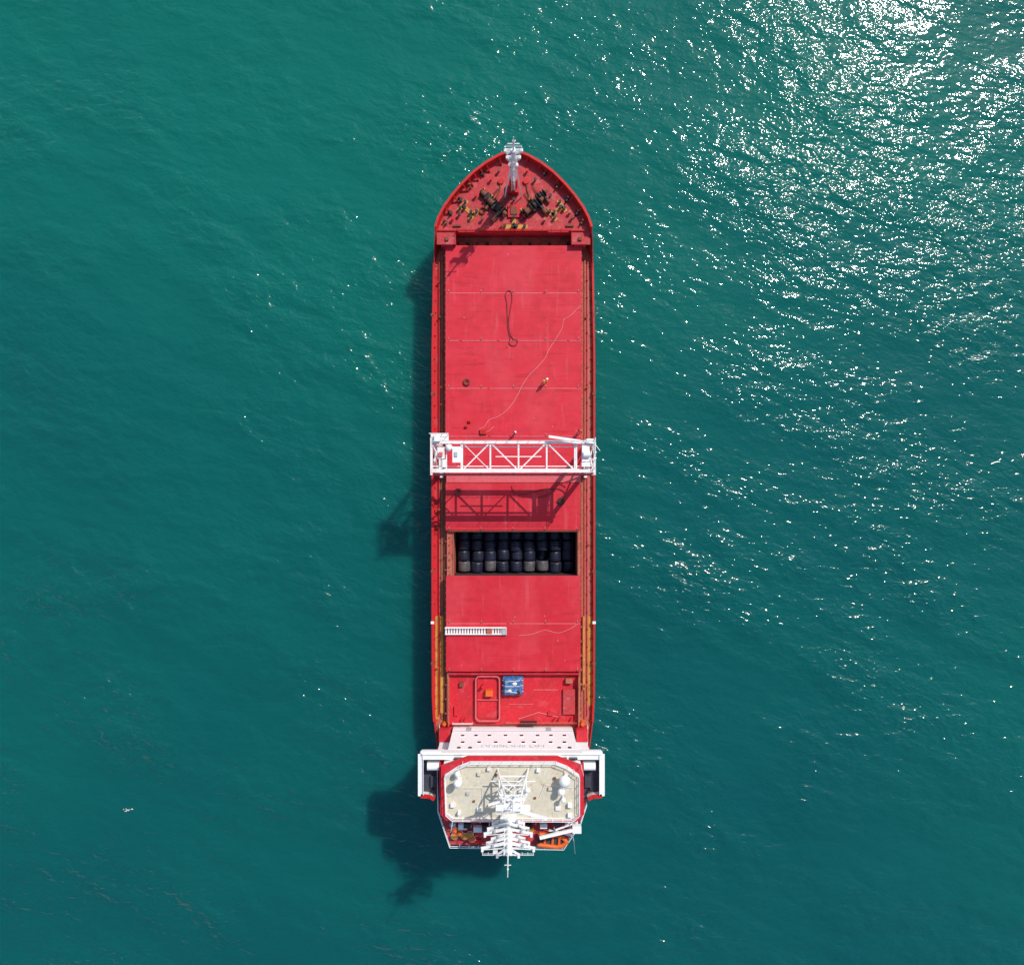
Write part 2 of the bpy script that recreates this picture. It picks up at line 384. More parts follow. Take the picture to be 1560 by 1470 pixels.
for sg in (-1,1):
    ff.tube([(CX+sg*2.6,42.6,9.2),(CX+sg*2.1,44.0,9.15),(CX+sg*1.9,45.2,9.1)],.12,'rust')
    ff.cyl((CX+sg*1.9,45.4,9),(CX+sg*1.9,45.4,9.35),.45,'hull',12)
ff.tube([P(732,290,9.1),P(745,295,9.1),P(752,302,9.1)],.06,'black'); ff.tube([P(800,333,9.1),P(792,338,9.1),P(783,352,9.1)],.06,'black')
ff.done()
# foremast
fm=B('foremast',ship)
fy=Y(288,9); fx=X(782,9)
fm.cyl((fx,fy,9),(fx,fy,13),.70,'hull',16,.55)
fm.cyl((fx,fy,13),(fx,fy,22.8),.46,'white',14,.32)
fm.cyl((fx,fy,22.8),(fx,fy,26.6),.12,'white',8,.05)
for z,w in ((17.5,1.0),(20.0,1.7),(22.2,2.2)):
    fm.box(fx-w/2,fx+w/2,fy-.35,fy+.4,z,z+.1,'grey')
    fm.rail([(fx-w/2,fy-.35,z+.12),(fx+w/2,fy-.35,z+.12),(fx+w/2,fy+.4,z+.12),(fx-w/2,fy+.4,z+.12)],'white',.8,.8,.025,True)
    for u in (-1,1): fm.box(fx+u*w/2-.17,fx+u*w/2+.17,fy-.2,fy+.2,z+.12,z+.5,'white')
fm.beam((fx-.8,fy,24.6),(fx+.8,fy,24.6),.09,.09,'white'); fm.cyl((fx,fy,25),(fx,fy,25.4),.2,'grey',10)
for u in (-1,1):
    fm.beam((fx+u*1.3,fy-1.3,9),(fx+u*.25,fy,18.5),.14,.14,'white')
for k in range(24):
    z=10+k*.5; fm.beam((fx-.25,fy-.75,z),(fx+.25,fy-.75,z),.05,.05,'white')
fm.beam((fx-.27,fy-.75,9.3),(fx-.27,fy-.75,22),.06,.06,'white'); fm.beam((fx+.27,fy-.75,9.3),(fx+.27,fy-.75,22),.06,.06,'white')
fm.box(fx-.8,fx+.8,fy-.9,fy+.8,9.003,10.1,'hull')
fm.box(fx-.45,fx+.45,fy+.5,fy+1.1,13.6,14.4,'yellow')
fm.done()

# ------------------------------------------------------------ cargo coils
cc=B('wire_coils',smooth=True)
for layer,z0 in ((0,0.0),(1,2.0)):
    for i in range(9):
        for j in range(4):
            if random.random()<0.03 and layer: continue
            x=X(707.5+i*19.7,3)+random.uniform(-.08,.08); zz=z0+0.95+random.uniform(-.12,.12)+ (random.uniform(0,.5) if layer else 0)
            y1=HY0-0.15-j*1.68-random.uniform(-.12,.2); y0=y1-1.5
            n=22; prof=[(0.42,.0),(.86,.0),(.93,.08),(.95,.3),(.90,.34),(.95,.38),(.96,.75),(.91,.79),(.96,.83),(.95,1.15),(.9,1.19),(.95,1.23),(.92,1.44),(.86,1.52),(.42,1.52),(.42,.0)]
            vs=[];fs=[]
            tl=random.uniform(-.07,.07)
            for (rr,t) in prof:
                for k in range(n):
                    a=2*math.pi*k/n
                    vs.append((x+rr*math.cos(a)+tl*t,y0+t,zz+rr*math.sin(a)))
            q=len(prof)
            for a in range(q-1):
                for k in range(n): fs.append([a*n+k,a*n+(k+1)%n,(a+1)*n+(k+1)%n,(a+1)*n+k])
            ends=fs[:n]; mid=fs[n:(q-3)*n]; e2=fs[(q-3)*n:]
            cc.add(vs,mid,'coilend_litrow' if (j==3 and i<7 and random.random()<.8) else 'coil'); cc.add(vs,ends+e2,'coilend_litrow' if random.random()<.5 else 'coil')  # aft row bodies coloured lighter, standing in for sun reaching that row
cc.done()

# ------------------------------------------------------------ aft well deck
aw=B('aft_well_deck',ship)
aw.box(X(683,7),X(882,7),Y(1105,7),Y(1026,7),6.0,6.6,'red')
aw.box(X(681.5,8),X(883,8),Y(1030,8)+.1,Y(1025,8),6.6,7.5,'red')
aw.box(X(683,7),X(684.5,7),Y(1104,7),Y(1030,7),6.6,7.6,'brown'); aw.box(X(880.5,7),X(882,7),Y(1104,7),Y(1030,7),6.6,7.9,'brown')
fr=[]
x0,x1,y0,y1=X(725,7.2),X(761,7.2),Y(1098,7.2),Y(1030,7.2); r=.6
for cx_,cy_,a0 in ((x1-r,y1-r,0),(x0+r,y1-r,90),(x0+r,y0+r,180),(x1-r,y0+r,270)):
    for k in range(5):
        a=R(a0+k*22.5); fr.append((cx_+r*math.cos(a),cy_+r*math.sin(a),7.1))
for a,b in zip(fr,fr[1:]+fr[:1]): aw.beam(a,b,.22,.5,'pink')
aw.box(x0+.2,x1-.2,y0+.2,y1-.2,6.604,6.75,'red'); aw.box(x0+.2,x1-.2,Y(1066,7)-.06,Y(1066,7)+.06,6.75,7.1,'pink')
aw.box(X(740,7),X(751,7),Y(1059,7),Y(1050,7),6.76,7.7,'orange'); aw.cyl((X(736,7),Y(1044,7),6.7),(X(736,7),Y(1044,7),7.9),.25,'red',10)
for (a,b,c,d,z,m) in ((700,706,1040,1046,7.2,'rust'),(812,850,1050,1051.5,6.7,'pink'),(775,812,1072,1073,6.7,'pink'),(858,876,1050,1088,7.1,'fcsle'),(862,872,1034,1041,7.4,'brown'),(692,698,1075,1090,7.0,'red'),(793,818,1100,1104,7.3,'black'),(835,843,1085,1090,7.0,'red')):
    aw.pb(a,b,c,d,6.604,z,m)
for px in (704,709,760,845,852,870): aw.cyl(P(px,1094,6.6),(X(px,6.6),Y(1094,6.6),7.3),.14,'hull',8)
aw.tube([P(790,1095,6.7),P(820,1085,6.7),P(850,1092,6.7)],.05,'ropelight')
aw.rail([P(690,1100,6.6),P(720,1100,6.6)],'white'); aw.rail([P(770,1099,6.6),P(878,1099,6.6)],'brown',.9,2.2)
aw.done()
# blue covered bundle
tp=B('tarpaulin_bundle',smooth=True)
bx,by,_=P(781,1044,7); n=14
vs=[];fs=[]
for i in range(n+1):
    for j in range(n+1):
        u=i/n*2-1;v=j/n*2-1
        e=max(abs(u),abs(v)); z=6.62+(1.25*(1-max(0,(e-.72)/.28)**1.5)) 
        z+=random.uniform(-.12,.12)*(1 if e<.95 else 0)
        vs.append((bx+u*(1.65+random.uniform(-.08,.08)),by+v*(1.6+random.uniform(-.08,.08)),z))
for i in range(n):
    for j in range(n): fs.append([i*(n+1)+j,(i+1)*(n+1)+j,(i+1)*(n+1)+j+1,i*(n+1)+j+1])
tp.add(vs,fs,'blue')
for k in (-.8,.1,.9): tp.tube([(bx-1.6,by+k,7.2),(bx-1,by+k*.9,7.98),(bx+1,by+k*1.1,7.98),(bx+1.6,by+k,7.2)],.04,'white')
tp.ball((bx+.3,by+.5,7.95),.3,'white',1.2,.8,.5); tp.ball((bx-.5,by-.6,7.95),.35,'tan',1,.7,.5); tp.ball((bx+.9,by-.8,7.9),.3,'black',1,1.2,.5)
tp.done()

# ------------------------------------------------------------ superstructure
FY=-37.75
ac=B('accommodation_block',ship)
def pl(lst,z): return [(X(a,z),Y(b,z)) for a,b in lst]
ac.box(-9.05,9.3,-46,FY,6.0,16.2,'facade')
ac.prism([(CX-11.2,-39.5),(CX+11.2,-39.5),(CX+10.9,-45),(CX+9.2,-50.3),(CX-9.2,-50.3),(CX-10.9,-45)],6.0,12.9,'white','red')
z=16.6
deckp=pl([(667,1156),(893,1156),(893,1222),(884,1250),(858,1289),(686,1286),(668,1232)],z)
ac.prism([(x*.985,y*.995) for x,y in deckp],12.95,16.3,'white')
ac.prism(deckp,16.3,16.6,'hull','fcsle')
for zz,xs in ((10.4,[-7.6,-5.6,-3.6,-1.2,1.2,3.6,5.6,7.6]),(13.4,[-7.4,-5.0,-2.6,-.6,1.4,3.0,5.4,7.4]),(15.7,[-7.8,-6.2,6.5,8])):
    for x in xs:
        ac.box(CX+x-.25,CX+x+.25,FY,FY+.03,zz-.4,zz+.4,'glass'); ac.box(CX+x-.34,CX+x+.34,FY,FY+.06,zz+.42,zz+.5,'white')
ac.box(-9.0,9.2,FY,FY+.12,8.6,8.7,'grey')
ac.box(-7,-6.2,FY,FY+.05,6.6,8.5,'grey'); ac.box(5.2,6.0,FY,FY+.05,6.6,8.5,'grey')
for sg in (-1,1):
    ac.box(CX+sg*9.6,CX+sg*11.3,-39.4,-37.6,6.0,8.2,'red'); ac.rail([(CX+sg*11.4,-37.4,6.0),(CX+sg*11.4,-45,6.0)],'white')
    ac.cyl((CX+sg*10.6,-37.0,6),(CX+sg*10.6,-37.0,7.4),.3,'orange',10)
ac.done()
cu=bpy.data.curves.new('no_smoking_lettering','FONT'); cu.body='NO SMOKING'; cu.size=1.45; cu.extrude=.02; cu.align_x='CENTER'
to=bpy.data.objects.new('no_smoking_lettering',cu); scn.collection.objects.link(to); to.parent=ship
to.location=(CX-.1,FY+.03,14.6); to.rotation_euler=(R(90),0,R(180)); cu.materials.append(M['letter'])
# wheelhouse
wh=B('wheelhouse',ship)
roof=pl([(672,1166),(712,1152),(850,1152),(889,1166),(890,1240),(878,1252),(680,1250),(671,1240)],20.1)
wh.prism([(x*.97,y if y<-38.5 else y-.4) for x,y in roof],16.6,19.8,'white')
wh.prism(roof,19.8,20.1,'hull','red')
for i in range(12):
    x=-8+i*1.45; wh.box(x,x+1.1,-38.2,-38.05,18.2,19.3,'glass')
tan=pl([(698,1167),(716,1160),(846,1160),(864,1167),(882,1180),(882,1238),(872,1247),(690,1246),(680,1238),(678,1180)],20.2)
wh.prism(tan,20.1,20.16,'tan')
rp=[(x,y,20.16) for x,y in tan]
wh.rail(rp,'white',1.05,1.3,.05,True)
for a,b in zip(rp,rp[1:]+rp[:1]): wh.beam((a[0],a[1],20.22),(b[0],b[1],20.22),.1,.2,'white')
for px,py,w,hh,m in ((700,1188,.35,.6,'white'),(730,1178,.25,.4,'tan'),(745,1170,.25,.5,'cream'),(820,1172,.25,.5,'white'),(838,1200,.25,.4,'tan'),(690,1225,.3,.5,'cream'),(868,1225,.3,.6,'white'),(713,1208,.22,.3,'grey'),(730,1232,.3,.4,'white'),(850,1230,.35,.3,'cream'),(868,1240,.3,.5,'white'),(756,1180,.18,.3,'rust'),(845,1185,.18,.3,'rust'),(804,1185,.2,.3,'tan'),(722,1220,.15,.2,'rust'),(815,1215,.15,.2,'rust'),(700,1236,.2,.8,'white'),(862,1178,.2,.7,'white')):
    x,y,_=P(px,py,20.2); wh.box(x-w,x+w,y-w*.8,y+w*.8,20.165,20.165+hh,m)
def dome(px,py,r,z=20.16,hh=1.2):
    x,y,_=P(px,py,z+hh); wh.cyl((x,y,z),(x,y,z+hh),r*.35,'white',12); wh.ball((x,y,z+hh+r*.6),r,'white',1,1,1.1)
dome(860,1188,.8); dome(855,1205,.5); dome(697,1192,.55,hh=1.6); dome(858,1218,.35); dome(697,1178,.4,hh=1.0)
for px,py,hh in ((686,1175,5),(874,1172,5),(705,1160,2.5),(885,1165,4),(690,1248,4),(812,1165,3)):
    x,y,_=P(px,py,20.2); wh.cyl((x,y,20.16),(x,y,20.16+hh),.05,'white',6,.02)
wh.tube([P(690,1200,20.3),P(735,1200,20.3),P(735,1225,20.3)],.04,'cream'); wh.tube([P(872,1200,20.3),P(830,1195,20.3),P(822,1215,20.3)],.04,'cream')
wh.done()
# bridge wings
bw=B('bridge_wings',ship)
for sg in (-1,1):
    def sx(px): return px if sg<0 else 1558-px
    zt=18.4
    outer=[(sx(a),b) for a,b in ((641,1148),(672,1148),(672,1218),(662,1217),(655,1213),(641,1212))]
    bw.prism(pl(outer,17.2),16.62,17.2,'hull','dark')
    q=pl(outer,zt)
    segs=[(q[0],q[1],'white'),(q[5],q[0],'white'),(q[4],q[5],'hull'),(q[3],q[4],'hull')]
    for a,b,m in segs:
        bw.beam((a[0],a[1],17.75),(b[0],b[1],17.75),.3,1.3,'white')
        bw.beam((a[0],a[1],18.45),(b[0],b[1],18.45),.75 if m=='white' else .55,.1,m)
    x,y,_=P(sx(660),1167,18.4); bw.box(x-.85,x+.85,y-.55,y+.55,17.2,18.5,'grey'); bw.cyl((x-.8,y,18.5),(x+.8,y,18.5),.5,'white',14)
    x,y,_=P(sx(662),1188,17.3); bw.box(x-.5,x+.4,y-.9,y+.7,17.2,17.7,'dark'); bw.cyl((x+.2*sg,y-1.2,17.2),(x+.2*sg,y-1.2,18.3),.15,'black')
    bw.box(X(sx(671),18)-.1,X(sx(671),18)+.1,Y(1212,18),Y(1160,18),17.2,18.6,'red')
    bw.beam((CX+sg*12.2,-39,16.9),(CX+sg*10.7,-39,12.9),.3,.3,'white'); bw.beam((CX+sg*12.2,-42.5,16.9),(CX+sg*10.7,-42.5,12.9),.3,.3,'white')
    bw.rail([(X(sx(645),18.5),Y(1210,18.5),18.5),(X(sx(645),18.5),Y(1150,18.5),18.5)],'white',.3,1.2)
bw.box(X(642,18.6),X(917,18.6),Y(1157,18.6),Y(1147,18.6),17.2,18.6,'white')
bw.box(X(643,18.6),X(916,18.6),Y(1149,18.6),Y(1148,18.6),18.603,18.8,'cream')
bw.box(X(673,18),X(888,18),Y(1165,18),Y(1156,18),16.63,17.6,'hull')
bw.done()
# radar mast
rm=B('radar_mast',ship)
mx,my=CX-.1,-40.6
for u in (-1,1):
    for v in (-1,1):
        rm.cyl((mx+u*2.1,my+v*1.5,20.16),(mx+u*1.0,my+v*.7,27.5),.11,'white',8)
for z in (22.2,24.6,27.2):
    k=2.1-(z-20.16)/7.34*1.1; kv=1.5-(z-20.16)/7.34*.8
    c=[(mx-k,my-kv,z),(mx+k,my-kv,z),(mx+k,my+kv,z),(mx-k,my+kv,z)]
    for a,b in zip(c,c[1:]+c[:1]): rm.beam(a,b,.17,.17,'white')
    rm.beam(c[0],c[2],.10,.10,'white'); rm.beam(c[1],c[3],.10,.10,'white')
    if z>23: rm.box(mx-k,mx+k,my-kv,my-kv+.45,z,z+.06,'white')
rm.box(mx-2.2,mx+2.2,my-1.2,my-.4,27.3,27.42,'white'); rm.rail([(mx-2.2,my-1.2,27.42),(mx+2.2,my-1.2,27.42)],'white',.9,.8,.03)
rm.cyl((mx+1,my-.8,27.4),(mx+1,my-.8,28.3),.25,'white',10)
rm.beam((mx-.6,my-.4,28.45),(mx+4.3,my-1.7,28.45),.36,.3,'white')
rm.cyl((mx-1.8,my-.5,25.0),(mx-1.8,my-.5,26.0),.22,'white',10); rm.beam((mx-3.2,my-.9,26.2),(mx-.2,my-.1,26.2),.28,.26,'white')
rm.cyl((mx,my,27.4),(mx,my,31),.12,'white',8,.06); rm.beam((mx-1.5,my,29.7),(mx+1.5,my,29.7),.1,.1,'white')
rm.beam((mx-3,my+.6,22.2),(mx+3.0,my+.6,22.2),.12,.12,'white')
rm.ball((mx+1.9,my+.6,25.3),.35,'white')
for u in (-1,1): rm.beam((mx+u*2.1,my-1.5,20.3),(mx+u*1.4,my+1.0,24.6),.1,.1,'white')
rm.done()
# main (aft) mast with crosstrees
am=B('main_mast',ship)
ax,ay=-.5,-45.6
am.box(ax-1.5,ax+1.5,ay-1.3,ay+.4,16.6,19.6,'white'); am.box(ax-1.1,ax+1.1,ay-1.0,ay+.3,19.6,21.2,'white')
am.cyl((ax,ay,21.2),(ax,ay,30.5),.36,'white',12,.22); am.cyl((ax,ay,30.5),(ax,ay,36.4),.10,'white',8,.05)
for z,w,t in ((21.4,2.2,.30),(22.9,2.8,.28),(24.4,3.2,.28),(25.8,2.2,.24),(27.0,2.8,.24),(28.4,3.4,.26),(30.0,1.4,.14)):
    for u in (-1,1):
        am.beam((ax,ay+.25,z+.15),(ax+u*w,ay-.55,z-.25),t,.2,'white')
        am.beam((ax,ay-.35,z+.15),(ax+u*w,ay-.75,z-.25),.1,.12,'cream')
        am.beam((ax,ay,z-1.0),(ax+u*w*.8,ay-.4,z-.3),.1,.1,'white')
        am.box(ax+u*w*.95-.15,ax+u*w*.95+.15,ay-.8,ay-.48,z-.15,z+.3,random.choice(['white','cream','grey']))
        if z<29: am.box(ax+u*w*.55-.12,ax+u*w*.55+.12,ay-.2,ay+.12,z,z+.4,random.choice(['white','grey']))
    am.box(ax-.55,ax+.55,ay-.5,ay+.1,z+.2,z+.28,'cream')
am.rail([(ax-3.2,ay-.9,28.5),(ax+3.2,ay-.9,28.5)],'white',.8,.7,.03)
am.beam((ax-.4,ay,33.6),(ax+.4,ay,33.6),.07,.07,'white'); am.ball((ax,ay,34.6),.12,'white')
for u in (-1,1):
    am.cyl((ax+u*2.6,ay-3.6,16.6),(ax+u*.3,ay,27),.06,'white',6)
    am.cyl((ax+u*1.1,ay-1.9,16.6),(ax+u*1.1,ay-1.9,20.2),.35,'black',12)
am.beam((ax-1.6,ay-.9,29),(ax-1.6,ay-.9,27.4),.6,.05,'white')
am.done()
# aft deck equipment
ad=B('aft_deck_equipment',ship)
ad.rail([(x,y,16.6) for x,y in deckp[2:]],'white',1.05,1.3,.045)
ad.rail([(x,y,16.6) for x,y in (deckp[6],deckp[0])],'white',1.05,1.3,.045)
for px,py,m in ((693,1266,'orange'),(692,1275,'yellow'),(700,1270,'orange'),(708,1275,'yellow'),(716,1272,'yellow'),(719,1279,'orange')):
    x,y,_=P(px,py,17.3); ad.ball((x,y,17.1),.46,m,1,1,.9); ad.ring((x,y,17.1),.46,.05,'white',14,5)
for px,py,w,hh,m in ((705,1258,.6,.8,'white'),(690,1254,.4,1.0,'grey'),(728,1262,.6,.8,'white'),(740,1258,.5,1.2,'black'),(712,1256,.5,.9,'black'),(805,1258,.5,.9,'black'),(828,1256,.5,1.0,'white'),(848,1252,.5,.9,'dark'),(865,1255,.4,.8,'white'),(728,1282,.5,.5,'hull'),(810,1262,.3,1.2,'yellow')):
    x,y,_=P(px,py,17); ad.box(x-w,x+w,y-w*.6,y+w*.6,16.603,16.6+hh,m)
for i in range(14):
    px=690+i*14; x,y,_=P(px,1254+random.uniform(-5,6),17); hh=random.uniform(.6,2.2)
    ad.cyl((x,y,16.6),(x,y,16.6+hh),.07,random.choice(['white','white','grey']),8)
ad.tube([P(870,1262,18),P(874,1280,19),(X(876,14),Y(1300,14),14)],.05,'grey')
ad.done()
dv=B('rescue_boat_davit',ship)
a=P(876,1248,17); dv.cyl(a,(a[0],a[1],20),.35,'white',12); dv.beam((a[0],a[1],20),P(822,1276,21),.36,.4,'white'); dv.beam((a[0],a[1],18),P(846,1264,20.2),.18,.18,'white')
dv.box(a[0]-.6,a[0]+.6,a[1]-.5,a[1]+.5,19.5,20.3,'white'); b=P(822,1276,21); dv.cyl(b,(b[0],b[1],18.4),.04,'black',6)
dv.beam(P(836,1264,17.6),P(872,1272,17.6),.25,.2,'white')
dv.done()
rb=B('rescue_boat',smooth=True)
pts=[(-1.9,-.75),(-1.9,.75),(.6,.8),(1.4,.55),(2.0,0),(1.4,-.55),(.6,-.8),(-1.9,-.75)]
ang=R(-6); c=P(842,1281,17.6)
def T(u,v,z): return (c[0]+u*math.cos(ang)-v*math.sin(ang),c[1]+u*math.sin(ang)+v*math.cos(ang),17.5+z)
rb.tube([T(u,v,0) for u,v in pts[1:]],.3,'orange',12)
for u,v in pts[1:]: rb.ball(T(u,v,0),.3,'orange',n=12,k=8)
rb.prism([T(u,v,0)[:2] for u,v in pts[1:]],17.2,17.35,'grey','dark')
for u in (-1.1,0,.9): rb.beam(T(u,-.6,.1),T(u,.6,.1),.3,.12,'orange')
p=T(-2.0,0,.3); rb.box(p[0]-.2,p[0]+.25,p[1]-.25,p[1]+.25,17.2,18.2,'black')
rb.beam(T(-1.3,-.8,-.45),T(-1.3,.8,-.45),.15,.5,'white'); rb.beam(T(1.1,-.6,-.45),T(1.1,.6,-.45),.15,.5,'white')
rb.done()

# ------------------------------------------------------------ gantry crane
gc=empty('gantry_crane')
g=B('crane_bridge',gc)
ZT=18.0
ya,yb=Y(674,ZT),Y(717,ZT)
xl,xr=X(658,ZT),X(905,ZT)
xi0,xi1=X(704,ZT),X(876,ZT)
for yy,w in ((ya,.36),(yb,.55)):
    g.beam((xl,yy,ZT-.25),(xr,yy,ZT-.25),w,.5,'cream')
g.beam((xl,yb+.62,ZT-.6),(xr,yb+.62,ZT-.6),.12,.3,'cream')
g.beam((xl,yb-.55,ZT-1.4),(xr,yb-.55,ZT-1.4),.3,.2,'pink')
g.beam((xl,ya-.55,ZT-1.4),(xr,ya-.55,ZT-1.4),.14,.2,'cream')
nb=4
for i in range(nb+1):
    x=xi0+(xi1-xi0)*i/nb
    g.beam((x,ya,ZT-.25),(x,yb,ZT-.25),.22,.26,'cream')
for i in range(nb):
    x0_=xi0+(xi1-xi0)*i/nb; x1_=xi0+(xi1-xi0)*(i+1)/nb
    p=(ya,yb) if i%2 else (yb,ya)
    g.beam((x0_,p[0],ZT-.2),(x1_,p[1],ZT-.2),.17,.17,'cream')
g.beam((xi0,ya,ZT-.3),(xi0+(xi1-xi0)/4,yb,ZT-.3),.1,.14,'cream')
g.beam((xi0+(xi1-xi0)*.75,ya,ZT-.3),(xi1,yb,ZT-.3),.08,.1,'cream')
xm=(xi0+xi1)/2
g.beam((xm-3.2,(ya+yb)/2,ZT-.2),(xm+3.2,(ya+yb)/2,ZT-.2),.13,.14,'cream')
g.rail([(xl,ya+.2,ZT),(xr,ya+.2,ZT)],'cream',1.0,1.5,.03); g.rail([(xl,yb-.25,ZT),(xr,yb-.25,ZT)],'cream',1.0,1.5,.03)
g.done()
lg=B('crane_legs',gc)
for sg,x0_,x1_ in ((-1,X(657,ZT),X(703,ZT)),(1,X(878,ZT),X(906,ZT))):
    xo=x0_ if sg<0 else x1_
    for yy in (ya,yb):
        lg.beam((xo+(-sg)*.3,yy,6.9),(xo+(-sg)*.3,yy,ZT-.52),.5,.5,'cream')
        lg.beam((CX+sg*11.05,yy-.9,6.65),(CX+sg*11.05,yy+.9,6.65),.5,.7,'cream')
        for k in (-.6,.6): lg.cyl((CX+sg*11.05-.12,yy+k,6.5),(CX+sg*11.05+.12,yy+k,6.5),.26,'black',12)
    lg.beam((xo,ya+.5,ZT-.3),(xo,yb-.6,ZT-.3),.32,.45,'cream')
    xin=x1_ if sg<0 else x0_
    lg.beam((xin,ya,ZT-.32),(xin,yb,ZT-.32),.26,.4,'cream')
    lg.beam((xo,ya,8.5),(xo,yb,16),.2,.2,'cream'); lg.beam((xo,yb,8.5),(xo,ya,16),.2,.2,'cream'); lg.beam((xo+(-sg)*.3,ya,8.2),(xo+(-sg)*.3,yb,8.2),.3,.4,'cream')
    xmid=(xo+xin)/2
    lg.beam((xmid,ya,ZT-.2),(xmid,yb,ZT-.2),.16,.16,'cream')
    lg.beam((xo,ya,ZT-.15),(xmid,yb,ZT-.15),.14,.14,'cream')
    lg.rail([(xo,ya+.6,ZT),(xo,yb-.6,ZT)],'cream',1.0,.9,.05)
    if sg<0: 
        lg.rail([(xo-.2,ya+1.2,ZT-.1),(xo+2.4,ya+1.2,ZT-.1)],'cream',1.0,.8,.05); lg.box(xo-.1,xo+2.4,ya+.25,ya+1.2,ZT-.3,ZT-.2,'cream')
x,y,_=P(696,692,18.8); lg.box(x-.5,x+.5,y-1.0,y+.9,16.9,18.9,'white'); lg.box(x-.45,x+.45,y-1.01,y-.99,17.5,18.5,'glass'); lg.box(x-.6,x+.6,y-1.15,y+1.05,18.9,19.0,'white'); lg.box(x-.3,x+.1,y-.3,y+.3,19.0,19.2,'grey')
x,y,_=P(666,668,18.5); lg.box(x-.4,x+.4,y-.4,y+.4,17.8,18.6,'white'); lg.ball((X(684,18.5),Y(682,18.5),18.3),.5,'white'); lg.cyl(P(676,700,18),P(676,712,18),.4,'cream',12)
x,y,_=P(672,690,18); lg.box(x-.5,x+.5,y-.8,y+.8,17.4,18.1,'cream'); lg.box(x-.3,x+.2,y-.5,y+.1,18.1,18.4,'pink')
x,y,_=P(893,690,18.5); lg.box(x-.55,x+.5,y-1.2,y+1.2,17.5,18.3,'cream'); lg.cyl((x-.4,y-.2,18.6),(x+.5,y-.2,18.6),.4,'white',12); lg.box(x-.6,x+.6,y-1.9,y-1.3,17.6,18.5,'white')
x,y,_=P(898,672,18.5); lg.box(x-.4,x+.8,y-.35,y+.35,17.8,18.5,'white')
lg.beam(P(836,665,18.8),P(884,672,18.8),.34,.3,'white'); lg.beam(P(884,672,18.7),P(908,676,18.7),.16,.16,'white')
lg.cyl((CX+11.4,ya-.3,18),(CX+11.9,ya-1.2,19.2),.05,'white')
lg.done()

# ------------------------------------------------------------ loose gear on hatch covers
def smooth_pts(pts,k=6):
    out=[];n=len(pts)
    for i in range(n-1):
        p0=Vector(pts[max(i-1,0)]);p1=Vector(pts[i]);p2=Vector(pts[i+1]);p3=Vector(pts[min(i+2,n-1)])
        for j in range(k):
            t=j/k
            out.append(.5*((2*p1)+(-p0+p2)*t+(2*p0-5*p1+4*p2-p3)*t*t+(-p0+3*p1-3*p2+p3)*t**3))
    out.append(Vector(pts[-1])); return out
def rope(name,pp,r,m,z=8.0):
    b=B(name,smooth=True); zz=z+r+.025
    b.tube([tuple(p) for p in smooth_pts([P(a,c,zz) for a,c in pp])],r,m,6); b.done()
rope('wire_sling',[(772,460),(770,449),(774,443),(779,446),(780,458),(777,475),(775,492),(777,508),(782,516),(788,519),(787,525),(781,527),(776,523),(777,515),(774,500),(773,480),(772,460)],.075,'rope')
rope('light_line',[(885,466),(876,474),(868,482),(859,487),(856,500),(847,516),(836,533),(830,546),(818,560),(806,572),(795,588),(788,603),(775,622),(760,634),(745,640),(738,650),(730,655),(742,658),(752,650)],.045,'ropelight')
rope('cable',[(780,740),(783,749),(796,752),(815,748),(835,744),(853,745),(861,752),(852,760),(848,765)],.09,'rope',8.03)
rope('cable',[(820,757),(838,752),(852,738),(862,742)],.08,'rope',8.03)
rope('light_line',[(790,968),(810,966),(830,960),(850,964),(868,958),(880,950)],.035,'ropelight')
for px,py in ((855,764),(698,749),(711,582)):
    t=B('rubber_tyre',smooth=True); x,y,_=P(px,py,8.2); t.ring((x,y,8.2),.42,.15,'rubber' if px>800 else 'rope',20,8); t.ring((x,y,8.2),.25,.06,'rust',16,6); t.done()
for px,py,w in ((736,658,.5),(710,650,.2),(715,642,.22)):
    t=B('tool_box',bevel=.03); x,y,_=P(px,py,8.2); t.box(x-w,x+w,y-w*.8,y+w*.8,8.03,8.35,'hull'); t.box(x-w*.9,x+w*.9,y-w*.7,y+w*.7,8.352,8.45,'hull'); t.box(x-.12,x+.12,y-.04,y+.04,8.45,8.52,'black'); t.done()
gl=B('gangway_ladder'); ya_,yb_=Y(956,8.3),Y(966,8.3); xa_,xb_=X(678,8.3),X(771,8.3)
for yy in (ya_,yb_): gl.box(xa_,xb_,yy-.07,yy+.07,8.06,8.4,'white')
x=xa_+.15
while x<xb_: gl.box(x-.13,x+.13,yb_+.07,ya_-.07,8.2,8.28,'cream'); x+=.42
gl.rail([(xa_,ya_,8.4),(xb_,ya_,8.4)],'white',.35,1.2,.03)
gl.box(X(742,8),X(750,8),yb_+.1,ya_-.1,8.3,8.5,'brown'); gl.box(X(765,8),X(772,8),yb_-.05,ya_+.05,8.06,8.5,'grey')
gl.done()

